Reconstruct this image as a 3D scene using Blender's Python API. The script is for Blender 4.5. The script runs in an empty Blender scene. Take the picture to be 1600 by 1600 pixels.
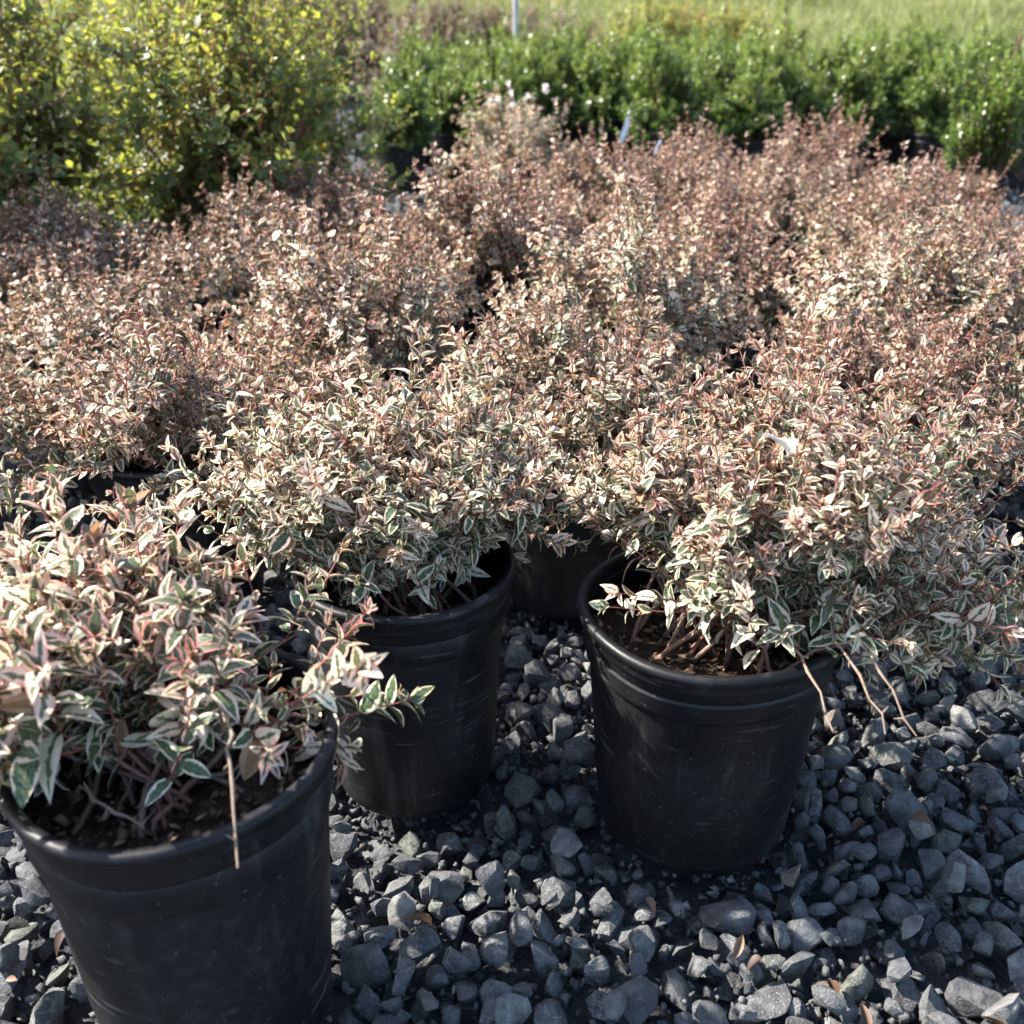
import bpy, bmesh, math, random
import numpy as np
from mathutils import Vector, Matrix

# ------------------------------------------------------------------ camera, light
S = bpy.context.scene
COL = S.collection
CAM_H = 0.87
cd = bpy.data.cameras.new('camera'); cam = bpy.data.objects.new('camera', cd); COL.objects.link(cam)
cam.location = (0, 0, CAM_H); cam.rotation_euler = (math.radians(90 - 26.4), 0, 0)
cd.sensor_width = 36; cd.lens = 36; cd.clip_start = .02; cd.clip_end = 2000
cd.dof.use_dof = True; cd.dof.focus_distance = 1.2; cd.dof.aperture_fstop = 5.8
S.camera = cam
SUN_EL, SUN_AZ = math.radians(41), math.radians(-71)       # azimuth from +Y, clockwise
w = bpy.data.worlds.new('World'); S.world = w; w.use_nodes = True
nt = w.node_tree
sky = nt.nodes.new('ShaderNodeTexSky'); sky.sky_type = 'NISHITA'; sky.sun_disc = False
sky.sun_elevation = SUN_EL; sky.sun_rotation = SUN_AZ
bg = nt.nodes['Background']; bg.inputs[1].default_value = .12
nt.links.new(sky.outputs[0], bg.inputs[0])
sl = bpy.data.lights.new('sun', 'SUN'); sl.energy = 5.0; sl.angle = math.radians(.53); sl.color = (1, .945, .86)
sun = bpy.data.objects.new('sun', sl); COL.objects.link(sun)
sd = Vector((math.sin(SUN_AZ)*math.cos(SUN_EL), math.cos(SUN_AZ)*math.cos(SUN_EL), math.sin(SUN_EL)))
sun.rotation_euler = sd.to_track_quat('Z', 'Y').to_euler(); sun.location = (-3, 3, 5)
S.view_settings.view_transform = 'Standard'; S.view_settings.look = 'None'
S.view_settings.exposure = 1.9; S.view_settings.gamma = 1
S.cycles.max_bounces = 3; S.cycles.diffuse_bounces = 2; S.cycles.caustics_reflective = False; S.cycles.caustics_refractive = False; S.cycles.use_adaptive_sampling = True; S.cycles.adaptive_threshold = .03; S.cycles.glossy_bounces = 2; S.cycles.transmission_bounces = 4; S.cycles.transparent_max_bounces = 4

rng = np.random.default_rng(7)
random.seed(7)

# ------------------------------------------------------------------ helpers
def nrm(a): return a / np.maximum(np.linalg.norm(a, axis=-1, keepdims=True), 1e-9)
UP = np.array([0, 0, 1.])

def mesh_arr(name, V, F, mat, uv=None, col=None, smooth=True):
    """V (n,3), F (t,k) all the same size, uv (n,2) and col (n,4) per vertex"""
    me = bpy.data.meshes.new(name)
    V = np.ascontiguousarray(V, np.float32); F = np.ascontiguousarray(F, np.int32)
    k = F.shape[1]
    me.vertices.add(len(V)); me.vertices.foreach_set('co', V.ravel())
    me.loops.add(F.size); me.loops.foreach_set('vertex_index', F.ravel())
    me.polygons.add(len(F)); me.polygons.foreach_set('loop_start', np.arange(0, F.size, k, dtype=np.int32))
    me.update(calc_edges=True)
    me.polygons.foreach_set('use_smooth', np.full(len(F), smooth))
    if uv is not None:
        l = me.uv_layers.new(name='UVMap'); l.data.foreach_set('uv', np.ascontiguousarray(uv[F.ravel()], np.float32).ravel())
    if col is not None:
        a = me.color_attributes.new('leafcol', 'FLOAT_COLOR', 'POINT'); a.data.foreach_set('color', np.ascontiguousarray(col, np.float32).ravel())
    me.materials.append(mat)
    return me

def obj(name, me, parent=None, loc=None):
    o = bpy.data.objects.new(name, me); COL.objects.link(o)
    if parent: o.parent = parent
    if loc is not None: o.location = loc
    return o

def tag(o, label=None, cat=None, group=None, kind=None):
    if label: o['label'] = label
    if cat: o['category'] = cat
    if group: o['group'] = group
    if kind: o['kind'] = kind
    return o

def bm_mesh(name, bm, mat, smooth=False, sharp=None):
    me = bpy.data.meshes.new(name); bm.to_mesh(me); bm.free()
    if smooth:
        for p in me.polygons: p.use_smooth = True
        if sharp: me.set_sharp_from_angle(angle=math.radians(sharp))
    me.materials.append(mat)
    return me

def copy_tree(o, parent=None):
    c = o.copy(); COL.objects.link(c); c.parent = parent
    for ch in list(o.children): copy_tree(ch, c)
    return c

# ------------------------------------------------------------------ material helpers
class NT:
    def __init__(s, name):
        s.m = bpy.data.materials.new(name); s.m.use_nodes = True; s.t = s.m.node_tree
        s.t.nodes.clear(); s.out = s.n('ShaderNodeOutputMaterial')
    def n(s, typ, **kw):
        nd = s.t.nodes.new(typ)
        for k, v in kw.items():
            if k.startswith('i_'):
                nd.inputs[int(k[2:])].default_value = v
            else: setattr(nd, k, v)
        return nd
    def l(s, a, b): s.t.links.new(a, b)
    def math(s, op, a, b=None, clamp=False):
        nd = s.n('ShaderNodeMath', operation=op, use_clamp=clamp)
        for i, x in enumerate((a, b)):
            if x is None: continue
            if isinstance(x, (int, float)): nd.inputs[i].default_value = x
            else: s.l(x, nd.inputs[i])
        return nd.outputs[0]
    def mix(s, f, a, b, blend='MIX'):
        nd = s.n('ShaderNodeMix', data_type='RGBA', blend_type=blend)
        for i, x in ((0, f), (6, a), (7, b)):
            if isinstance(x, (int, float)): nd.inputs[i].default_value = x
            elif isinstance(x, tuple): nd.inputs[i].default_value = (*x, 1)
            else: s.l(x, nd.inputs[i])
        return nd.outputs[2]
    def rng(s, v, a, b, c=0., d=1., interp='SMOOTHSTEP'):
        nd = s.n('ShaderNodeMapRange', interpolation_type=interp)
        for i, x in enumerate((v, a, b, c, d)):
            if isinstance(x, (int, float)): nd.inputs[i].default_value = x
            else: s.l(x, nd.inputs[i])
        return nd.outputs[0]
    def noise(s, vec, scale, detail=3, rough=.55, out=0, dist=0):
        nd = s.n('ShaderNodeTexNoise'); nd.inputs['Scale'].default_value = scale
        nd.inputs['Detail'].default_value = detail; nd.inputs['Roughness'].default_value = rough
        nd.inputs['Distortion'].default_value = dist
        if vec is not None: s.l(vec, nd.inputs['Vector'])
        return nd.outputs[out]
    def bump(s, h, strength, dist):
        nd = s.n('ShaderNodeBump'); nd.inputs['Strength'].default_value = strength; nd.inputs['Distance'].default_value = dist
        s.l(h, nd.inputs['Height']); return nd.outputs[0]
    def pbsdf(s, col, rough=.5, spec=.5, normal=None):
        nd = s.n('ShaderNodeBsdfPrincipled')
        if isinstance(col, tuple): nd.inputs['Base Color'].default_value = (*col, 1)
        else: s.l(col, nd.inputs['Base Color'])
        if isinstance(rough, (int, float)): nd.inputs['Roughness'].default_value = rough
        else: s.l(rough, nd.inputs['Roughness'])
        nd.inputs['Specular IOR Level'].default_value = spec
        if normal is not None: s.l(normal, nd.inputs['Normal'])
        return nd.outputs[0]
    def done(s, sh): s.l(sh, s.out.inputs[0]); return s.m

def leaf_finish(N, col, rough, trans, tint, normal=None, spec=.5):
    p = N.pbsdf(col, rough, spec, normal)
    tr = N.n('ShaderNodeBsdfTranslucent'); tc = N.mix(1., col, tint, 'MULTIPLY'); N.l(tc, tr.inputs[0])
    mx = N.n('ShaderNodeMixShader'); mx.inputs[0].default_value = trans
    N.l(p, mx.inputs[1]); N.l(tr.outputs[0], mx.inputs[2])
    return N.done(mx.outputs[0])

def mat_variegated():
    N = NT('variegated_leaf')
    at = N.n('ShaderNodeAttribute', attribute_name='leafcol'); sp = N.n('ShaderNodeSeparateColor'); N.l(at.outputs['Color'], sp.inputs[0])
    pink, cream, rnd = sp.outputs[0], sp.outputs[1], sp.outputs[2]
    dry = at.outputs['Alpha']
    uv = N.n('ShaderNodeUVMap'); su = N.n('ShaderNodeSeparateXYZ'); N.l(uv.outputs[0], su.inputs[0])
    m = N.math('ABSOLUTE', N.math('SUBTRACT', N.math('MULTIPLY', su.outputs[0], 2.), 1.))
    cb = N.n('ShaderNodeCombineXYZ')
    N.l(N.math('MULTIPLY', su.outputs[0], 1.6), cb.inputs[0]); N.l(N.math('MULTIPLY', su.outputs[1], 3.), cb.inputs[1]); N.l(N.math('MULTIPLY', rnd, 40.), cb.inputs[2])
    ns = N.noise(cb.outputs[0], 2.2, 3, .6)
    e = N.math('ADD', m, N.math('MULTIPLY', N.math('SUBTRACT', ns, .5), 1.0))
    e = N.math('ADD', e, N.rng(su.outputs[1], .72, 1., 0, .45))
    thr = N.math('SUBTRACT', 1., cream)
    mask = N.rng(e, N.math('SUBTRACT', thr, .07), N.math('ADD', thr, .07))
    ns2 = N.noise(cb.outputs[0], 5., 2, .5)
    green = N.mix(N.rng(ns2, .42, .6), (.042, .085, .042), (.13, .185, .095))
    green = N.mix(N.math('MULTIPLY', pink, .25), green, (.14, .055, .045))
    creamc = N.mix(N.rng(ns2, .3, .7), (.82, .75, .52), (.87, .82, .67))
    edge = N.rng(m, .25, 1., .25, 1.)
    pk = N.math('MULTIPLY', pink, edge, True)
    marg = N.mix(pk, creamc, (.80, .25, .25))
    col = N.mix(mask, green, marg)
    # reddish leaf base and midrib
    rib = N.math('MULTIPLY', N.rng(m, .12, .0), .5)
    col = N.mix(N.math('MULTIPLY', rib, .8), col, N.mix(pink, (.34, .36, .20), (.50, .16, .13)))
    base = N.math('MULTIPLY', N.rng(su.outputs[1], .2, 0.), pink)
    col = N.mix(base, col, (.45, .08, .07))
    col = N.mix(dry, col, N.mix(ns2, (.22, .10, .045), (.48, .30, .15)))
    return leaf_finish(N, col, .42, .38, (1., .93, .84), None, .5)

def mat_leaf(name, c_dark, c_mid, c_light, rough=.38, trans=.35, tint=(1., .95, .5), spec=.5):
    """attr R: shade dark..light ; B: random"""
    N = NT(name)
    at = N.n('ShaderNodeAttribute', attribute_name='leafcol'); sp = N.n('ShaderNodeSeparateColor'); N.l(at.outputs['Color'], sp.inputs[0])
    c = N.mix(N.rng(sp.outputs[0], 0, .5, interp='LINEAR'), c_dark, c_mid)
    c = N.mix(N.rng(sp.outputs[0], .5, 1, interp='LINEAR'), c, c_light)
    uv = N.n('ShaderNodeUVMap'); su = N.n('ShaderNodeSeparateXYZ'); N.l(uv.outputs[0], su.inputs[0])
    m = N.math('ABSOLUTE', N.math('SUBTRACT', N.math('MULTIPLY', su.outputs[0], 2.), 1.))
    c = N.mix(N.math('MULTIPLY', N.rng(m, .14, 0.), .35), c, c_light)
    c = N.mix(at.outputs['Alpha'], c, (.50, .30, .06))
    return leaf_finish(N, c, rough, trans, tint, None, spec)

def mat_stem():
    N = NT('shrub_stem')
    at = N.n('ShaderNodeAttribute', attribute_name='leafcol'); sp = N.n('ShaderNodeSeparateColor'); N.l(at.outputs['Color'], sp.inputs[0])
    g = N.n('ShaderNodeNewGeometry'); ns = N.noise(g.outputs['Position'], 160, 3, .6)
    old = N.mix(ns, (.075, .045, .032), (.27, .19, .14))
    young = N.mix(ns, (.16, .028, .022), (.36, .085, .06))
    pale = N.mix(ns, (.09, .065, .048), (.30, .225, .16))
    c = N.mix(sp.outputs[0], old, young); c = N.mix(sp.outputs[1], c, pale)
    return N.done(N.pbsdf(c, .6, .3, N.bump(ns, .4, .002)))

def mat_pot():
    N = NT('black_nursery_plastic')
    tc = N.n('ShaderNodeTexCoord'); oi = N.n('ShaderNodeObjectInfo')
    mp = N.n('ShaderNodeVectorMath', operation='ADD'); N.l(tc.outputs['Object'], mp.inputs[0])
    cbr = N.n('ShaderNodeCombineXYZ'); N.l(N.math('MULTIPLY', oi.outputs['Random'], 30.), cbr.inputs[0]); N.l(cbr.outputs[0], mp.inputs[1])
    v = mp.outputs[0]
    n1 = N.noise(v, 7, 5, .65); n2 = N.noise(v, 60, 5, .7)
    # scratches: thin slanting lines, broken up by a coarse noise
    sc = N.n('ShaderNodeMapping'); sc.inputs['Rotation'].default_value = (.5, .6, .3); sc.inputs['Scale'].default_value = (6, 6, 90); N.l(v, sc.inputs[0])
    n3 = N.noise(sc.outputs[0], 1.6, 2, .5, dist=.6)
    scr = N.math('MULTIPLY', N.rng(n3, .60, .66), N.rng(N.noise(v, 13, 3), .50, .66))
    dust = N.math('MULTIPLY', N.rng(n1, .42, .75), N.rng(n2, .35, .75))
    c = N.mix(N.math('MULTIPLY', dust, .8), (.0038, .0038, .0048), (.026, .0255, .027))
    c = N.mix(N.math('MULTIPLY', scr, .30), c, (.15, .15, .15))
    spt = N.rng(N.noise(v, 240, 2, .5), .70, .74)
    c = N.mix(N.math('MULTIPLY', spt, .28), c, (.25, .24, .22))
    vs = N.n('ShaderNodeMapping'); vs.inputs['Scale'].default_value = (1, 1, .16); N.l(v, vs.inputs[0])
    st = N.math('MULTIPLY', N.rng(N.noise(vs.outputs[0], 34, 4, .65), .52, .72), N.rng(N.noise(v, 9, 3), .40, .62))
    c = N.mix(N.math('MULTIPLY', st, .5), c, (.060, .057, .054))
    sc2 = N.n('ShaderNodeMapping'); sc2.inputs['Rotation'].default_value = (-.7, .4, 1.); sc2.inputs['Scale'].default_value = (5, 5, 60); N.l(v, sc2.inputs[0])
    s2 = N.math('MULTIPLY', N.rng(N.noise(sc2.outputs[0], 1.3, 3, .6, dist=1.2), .62, .70), N.rng(N.noise(v, 11, 2), .50, .62))
    c = N.mix(N.math('MULTIPLY', s2, .4), c, (.16, .16, .16))
    r = N.rng(n1, .3, .75, .42, .70)
    h = N.math('ADD', N.math('MULTIPLY', n1, .5), N.math('MULTIPLY', n2, .12))
    return N.done(N.pbsdf(c, r, .32, N.bump(h, .22, .02)))

def mat_stone():
    N = NT('crushed_grey_stone')
    tc = N.n('ShaderNodeTexCoord'); g = N.n('ShaderNodeNewGeometry'); oi = N.n('ShaderNodeObjectInfo')
    at = N.n('ShaderNodeAttribute', attribute_name='leafcol'); sp = N.n('ShaderNodeSeparateColor'); N.l(at.outputs['Color'], sp.inputs[0])
    P = g.outputs['Position']
    r = N.math('FRACT', N.math('ADD', sp.outputs[0], oi.outputs['Random']))
    r2 = N.math('FRACT', N.math('MULTIPLY', r, 7.31)); r3 = N.math('FRACT', N.math('MULTIPLY', r, 17.7))
    n1 = N.noise(P, 55, 5, .65); n2 = N.noise(P, 420, 4, .7); n3 = N.noise(P, 24, 2, .5)
    c = N.mix(r, (.044, .047, .052), (.125, .129, .134))
    c = N.mix(N.rng(r2, .86, .92), c, (.20, .20, .19))
    c = N.mix(N.rng(r2, .03, .015), c, (.17, .125, .095))
    c = N.mix(N.rng(r3, .90, .95), c, (.095, .105, .075))
    c = N.mix(N.rng(n1, .3, .7), N.mix(.6, c, (.02, .021, .023)), N.mix(.25, c, (.34, .34, .33)))
    gran = N.math('MULTIPLY', N.rng(n2, .52, .66), N.rng(r3, .2, .7, .1, .55))
    c = N.mix(gran, c, (.36, .36, .35))
    vein = N.math('MULTIPLY', N.rng(N.math('ABSOLUTE', N.math('SUBTRACT', n3, .5)), .010, .003), N.rng(r2, .7, .8))
    c = N.mix(N.math('MULTIPLY', vein, .4), c, (.42, .42, .40))
    h = N.math('ADD', n1, N.math('MULTIPLY', n2, .45))
    return N.done(N.pbsdf(c, .72, .35, N.bump(h, .8, .010)))

def mat_soil():
    N = NT('potting_soil'); g = N.n('ShaderNodeNewGeometry'); n1 = N.noise(g.outputs['Position'], 90, 5, .7)
    c = N.mix(N.rng(n1, .3, .75), (.012, .008, .006), (.075, .047, .030))
    return N.done(N.pbsdf(c, .9, .2, N.bump(n1, .9, .01)))

def mat_bark():
    N = NT('bark_mulch'); g = N.n('ShaderNodeNewGeometry')
    at = N.n('ShaderNodeAttribute', attribute_name='leafcol'); sp = N.n('ShaderNodeSeparateColor'); N.l(at.outputs['Color'], sp.inputs[0])
    n1 = N.noise(g.outputs['Position'], 200, 4, .65)
    c = N.mix(sp.outputs[0], (.06, .03, .017), (.34, .21, .13))
    c = N.mix(N.rng(sp.outputs[1], .75, .95), c, (.42, .30, .19))
    c = N.mix(N.rng(n1, .3, .8), N.mix(.5, c, (.02, .012, .008)), c)
    return N.done(N.pbsdf(c, .8, .3, N.bump(n1, .6, .004)))

def mat_ground(name, a, b, s1, s2):
    N = NT(name); g = N.n('ShaderNodeNewGeometry')
    n1 = N.noise(g.outputs['Position'], s1, 5, .65); n2 = N.noise(g.outputs['Position'], s2, 4, .6)
    c = N.mix(N.rng(n1, .3, .7), a, b); c = N.mix(N.rng(n2, .35, .7, 0, .5), c, tuple(x*.55 for x in a))
    return N.done(N.pbsdf(c, .9, .2, N.bump(n2, .6, .03)))

def mat_plain(name, c, rough=.6, trans=None):
    N = NT(name); g = N.n('ShaderNodeNewGeometry'); n1 = N.noise(g.outputs['Position'], 60, 4, .6)
    cc = N.mix(N.rng(n1, .3, .8), tuple(x*.75 for x in c), c)
    if trans: return leaf_finish(N, cc, rough, trans, (1, .95, .9))
    return N.done(N.pbsdf(cc, rough, .4))

M_VAR = mat_variegated(); M_STEM = mat_stem(); M_POT = mat_pot(); M_STONE = mat_stone(); M_SOIL = mat_soil(); M_BARK = mat_bark()
M_BOX = mat_leaf('boxwood_leaf', (.036, .068, .020), (.105, .17, .038), (.28, .35, .09), .27, .42, (1., 1., .55))
M_HEDGE = mat_leaf('hedge_leaf', (.125, .165, .085), (.25, .29, .10), (.46, .44, .15), .42, .60, (1., .97, .45))
M_YEL = mat_leaf('golden_leaf', (.20, .22, .05), (.36, .36, .10), (.50, .48, .18), .5, .35, (1., .95, .5))
M_TAN = mat_leaf('tan_foliage', (.12, .10, .065), (.25, .205, .13), (.38, .33, .23), .6, .3, (1., .9, .7))
M_RED = mat_leaf('red_foliage', (.16, .05, .03), (.32, .09, .05), (.42, .16, .09), .5, .35, (1., .7, .5))
M_FLOWER = mat_plain('white_petal', (.74, .70, .64), .5, .4)
M_TAG = mat_plain('white_plastic_tag', (.80, .82, .82), .4)
M_METAL = mat_plain('galvanised_metal', (.42, .42, .44), .45)

# ------------------------------------------------------------------ leaves
def leaf_template(segs, wr, fold, curl, peak=.42, sway=0.):
    """tapered leaf of unit length along +Y, upper side +Z: V, F(tri), UV"""
    a = 1.0; b = a*(1-peak)/peak
    V = [(0, 0, 0)]; UV = [(.5, 0)]; F = []
    mx = (peak**a)*((1-peak)**b)
    for i in range(1, segs):
        v = i/segs
        v = v if segs > 3 else (.40 if segs == 2 else (.26, .64)[i-1])
        hw = wr*.5*((v**a)*((1-v)**b)/mx)**.72
        z = -curl*v*v + .10*v; x = sway*v*v
        V += [(x-hw, v, z+fold*hw), (x, v, z), (x+hw, v, z+fold*hw)]; UV += [(0, v), (.5, v), (1, v)]
    V.append((sway, 1, -curl+.10)); UV.append((.5, 1))
    F += [(0, 3, 2), (0, 2, 1)]
    for i in range(segs-2):
        q = 1+3*i
        for k in (0, 1): F += [(q+k, q+k+1, q+k+4), (q+k, q+k+4, q+k+3)]
    q = 1+3*(segs-2); t = len(V)-1
    F += [(q, q+1, t), (q+1, q+2, t)]
    return np.array(V), np.array(F), np.array(UV)

class LeafKit:
    """shape x colour variants; used both for joined foliage and for single leaf objects"""
    def __init__(s, name, segs, shapes, palette, mat, fine=None):
        s.T = [leaf_template(segs, *sh) for sh in shapes]; s.TF = [leaf_template(fine or segs, *sh) for sh in shapes]; s.pal = np.array(palette, float); s.mat = mat; s.name = name; s.cache = {}
    def joined(s, name, L):
        Vs, Fs, Us, Cs = [], [], [], []; off = 0
        for k, (V, F, U) in enumerate(s.T):
            ix = np.nonzero(L['shape'] == k)[0]
            if not len(ix): continue
            R = frames(L, ix)
            sc = np.stack([L['size'][ix]*L['wid'][ix], L['size'][ix], L['size'][ix]], -1)
            P = np.einsum('nij,nvj->nvi', R, V[None]*sc[:, None, :]) + L['pos'][ix][:, None, :]
            n, nv = P.shape[:2]
            Vs.append(P.reshape(-1, 3)); Fs.append((F[None]+(np.arange(n)*nv)[:, None, None]).reshape(-1, 3)+off)
            Us.append(np.tile(U, (n, 1))); Cs.append(np.repeat(s.pal[L['pal'][ix]], nv, 0)); off += n*nv
        return mesh_arr(name, np.concatenate(Vs), np.concatenate(Fs), s.mat, np.concatenate(Us), np.concatenate(Cs))
    def single(s, k, p):
        if (k, p) not in s.cache:
            V, F, U = s.TF[k]
            s.cache[k, p] = mesh_arr(s.name, V, F, s.mat, U, np.repeat(s.pal[p][None], len(V), 0))
        return s.cache[k, p]

def frames(L, ix):
    a = nrm(L['axis'][ix]); n = L['nor'][ix]; n = nrm(n - (n*a).sum(-1, keepdims=True)*a)
    sd_ = np.cross(a, n)
    return np.stack([sd_, a, n], -1)

def take(L, m): return {k: v[m] for k, v in L.items()}
def cat(Ls): return {k: np.concatenate([l[k] for l in Ls]) for k in Ls[0]}

def tubes(P, R, col, sides=5):
    """P (n,k,3) polylines, R (n,k), col (n,4) -> V,F,C"""
    n, k = P.shape[:2]
    T = nrm(np.gradient(P, axis=1)); ref = np.where(np.abs(T[..., 2:3]) > .9, np.array([1., 0, 0]), UP)
    A = nrm(np.cross(T, ref)); B = np.cross(T, A)
    th = np.arange(sides)*2*math.pi/sides
    V = P[:, :, None] + R[:, :, None, None]*(A[:, :, None]*np.cos(th)[:, None] + B[:, :, None]*np.sin(th)[:, None])
    idx = np.arange(n*k*sides).reshape(n, k, sides)
    a = idx[:, :-1]; b = np.roll(a, -1, 2); d = idx[:, 1:]; c = np.roll(d, -1, 2)
    F = np.stack([a, b, c, d], -1).reshape(-1, 4)
    return V.reshape(-1, 3), F, np.repeat(col, k*sides, 0)

def tube_mesh(name, parts, mat):
    Vs, Fs, Cs = [], [], []; o = 0
    for V, F, C in parts: Vs.append(V); Fs.append(F+o); Cs.append(C); o += len(V)
    return mesh_arr(name, np.concatenate(Vs), np.concatenate(Fs), mat, None, np.concatenate(Cs))

def rand_perp(r, d):
    v = r.normal(size=d.shape); v -= (v*d).sum(-1, keepdims=True)*d
    return nrm(v)

def make_shrub(seed, base_z, Rx, Ry, H, off=(0, 0), nb=40, nt=14, twig=(.05, .11), nodes=6, leaf=.028, wid=(.8, 1.2), npal=24, nshape=5,
               upright=.5, low=-.12, front_cut=None, tmin=.38, pinkbase=0., stem_r=.0028, base_r=.04, rosette=5, droop=.0, alpha=(75, 30), shell=(.60, 1.10), poly=.8, tilt=.35, drywid=.03, tip_small=.55):
    """branching shrub: arching main branches, leafy twigs along them, leaf pairs along the twigs and a rosette at each tip"""
    r = np.random.default_rng(seed)
    ph = np.arange(nb)*2.39996 + r.normal(0, .25, nb)
    ct = low + (1-low)*((np.arange(nb)+.5)/nb)**poly; ct = np.clip(ct + r.normal(0, .05, nb), low, 1); r.shuffle(ct)
    if front_cut is not None:                    # lift the branches that lean towards (fx,fy)
        fx, fy, mn = front_cut
        f = np.cos(ph)*fx + np.sin(ph)*fy
        ct = np.where(f > .35, np.maximum(ct, mn + (1-mn)*.3*r.random(nb)), ct)
    st = np.sqrt(1-ct**2); rad = r.uniform(*shell, nb)
    E = np.stack([off[0]+Rx*st*np.cos(ph)*rad, off[1]+Ry*st*np.sin(ph)*rad, base_z+H*ct*rad], -1)
    B0 = np.stack([base_r*r.normal(size=nb), base_r*r.normal(size=nb), np.full(nb, base_z-.03)], -1)
    C = B0*.45 + E*.55; C[:, 2] = np.maximum(C[:, 2], base_z+.03) + H*.22*st; C += r.normal(0, .018, C.shape)*H/.3
    def bez(t): t = t[..., None]; return (1-t)**2*B0[:, None] + 2*t*(1-t)*C[:, None] + t*t*E[:, None]
    def dbez(t): t = t[..., None]; return nrm(2*(1-t)*(C-B0)[:, None] + 2*t*(E-C)[:, None])
    tk = np.tile(np.linspace(0, 1, 9), (nb, 1)); PB = bez(tk)
    PB[:, 1:-1] += r.normal(0, .003, PB[:, 1:-1].shape)
    RB = stem_r*np.linspace(1.0, .35, 9)[None]*r.uniform(.7, 1.3, (nb, 1))
    cB = np.zeros((nb, 4)); cB[:, 0] = r.random(nb)*.35; cB[:, 1] = (r.random(nb) < .2)*.6
    # twigs
    t = tmin + (1-tmin)*(np.arange(nt)/(nt-1))[None]**.8 + r.normal(0, .02, (nb, nt)); t = np.clip(t, .12, 1); t[:, -1] = 1
    TP = bez(t).reshape(-1, 3); TD = dbez(t).reshape(-1, 3); tt = t.reshape(-1)
    last = np.zeros((nb, nt), bool); last[:, -1] = True; last = last.ravel()
    d = nrm(TD*.55 + rand_perp(r, TD)*np.where(last, .1, .8)[:, None] + UP*upright)
    Ln = r.uniform(*twig, len(TP))*np.where(last, 1.15, 1)
    nT = len(TP); s = np.linspace(0, 1, nodes)
    bendv = (UP*(upright*.5-droop) + r.normal(0, .25, (nT, 3)))
    def tw(sv): return TP[:, None] + Ln[:, None, None]*(d[:, None]*sv[None, :, None] + .35*bendv[:, None]*(sv**2)[None, :, None])
    PT = tw(np.linspace(0, 1, 3)); RT = stem_r*np.linspace(.42, .24, 3)[None]*np.ones((nT, 1))
    cT = np.zeros((nT, 4)); cT[:, 0] = np.clip(.35+.65*r.random(nT), 0, 1)
    # leaf nodes
    sv = np.linspace(.10, 1., nodes); NP = tw(sv); ND = nrm(d[:, None] + .7*bendv[:, None]*sv[None, :, None])
    Ls = []
    psi0 = r.uniform(0, 6.28, nT)
    hgt = lambda p: np.clip((p[..., 2]-base_z)/H, 0, 1.1)
    tw_t, tw_c, tw_s = r.normal(0, .13, nT), r.random(nT), r.uniform(.72, 1.2, nT)
    def add(pos, tan, psi, al, size, tipness, ti):
        ref = np.where(np.abs(tan[:, 2:3]) > .92, np.array([1., 0, 0]), UP)
        A = nrm(np.cross(tan, ref)); Bv = np.cross(tan, A)
        rad_ = A*np.cos(psi)[:, None] + Bv*np.sin(psi)[:, None]
        al = al + r.normal(0, .2, len(pos))
        ax = nrm(tan*np.cos(al)[:, None] + rad_*np.sin(al)[:, None] + r.normal(0, .13, pos.shape))
        no = tan - (tan*ax).sum(-1, keepdims=True)*ax + UP*tilt + r.normal(0, .22, pos.shape)
        n = len(pos)
        pk = np.clip(pinkbase + .60*tipness + .34*hgt(pos) + tw_t[ti] + r.normal(0, .10, n) - .27, 0, .999)
        Ls.append(dict(pos=pos, axis=ax, nor=no, size=size*tw_s[ti]*r.uniform(.65, 1.25, n), wid=r.uniform(*wid, n),
                       shape=r.integers(0, nshape, n), tone=pk, rnd=np.clip(tw_c[ti]*.75 + r.random(n)*.5 - .125, 0, .999)))
    a0, a1 = math.radians(alpha[0]), math.radians(alpha[1])
    for j in range(nodes):
        f = j/(nodes-1); al = np.full(nT, a0+(a1-a0)*f)
        for k in (0, 1):
            keep = r.random(nT) < .93
            add(NP[keep, j], ND[keep, j], (psi0+j*1.57+k*3.14159)[keep], al[keep], np.full(keep.sum(), leaf*(1-(1-tip_small)*f**1.3)), np.full(keep.sum(), f), np.nonzero(keep)[0])
    for k in range(rosette):
        add(NP[:, -1]-ND[:, -1]*leaf*.12*r.random((nT, 1)), ND[:, -1], psi0+k*6.28/rosette+.4, np.full(nT, math.radians(22+38*(k % 2))), np.full(nT, leaf*.58), np.full(nT, 1.), np.arange(nT))
    L = cat(Ls)
    # tone -> palette index (palette sorted by tone, 3 entries per tone step + dry ones at the end)
    nd_ = 2; live = npal-nd_
    L['pal'] = np.clip((L['tone']*live/3).astype(int)*3 + (L['rnd']*3).astype(int), 0, live-1)
    dr = r.random(len(L['pos'])) < drywid*(1.3-hgt(L['pos']))
    L['pal'][dr] = live + r.integers(0, nd_, dr.sum())
    st_parts = [tubes(PB, RB, cB, 5), tubes(PT, RT, cT, 3)]
    return L, st_parts

def var_palette(seed, more=0.):
    r = np.random.default_rng(seed); out = []
    for i in range(8):
        for k in range(3):
            pk = (i+r.random())/8
            out.append((pk**1.15, (.26, .46, .80)[k] + r.uniform(-.08, .08) - .04*pk + more, r.random(), 0))
    out[-2:] = [(0, .4, .3, 1), (.3, .5, .7, .8)]
    return out
def tone_palette(seed, yellow=.9):
    r = np.random.default_rng(seed)
    out = [((i//3+r.random())/8, 0, r.random(), 0) for i in range(24)]
    out[-2:] = [(.8, 0, .3, yellow), (.6, 0, .6, .5*yellow)]
    return out

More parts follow.
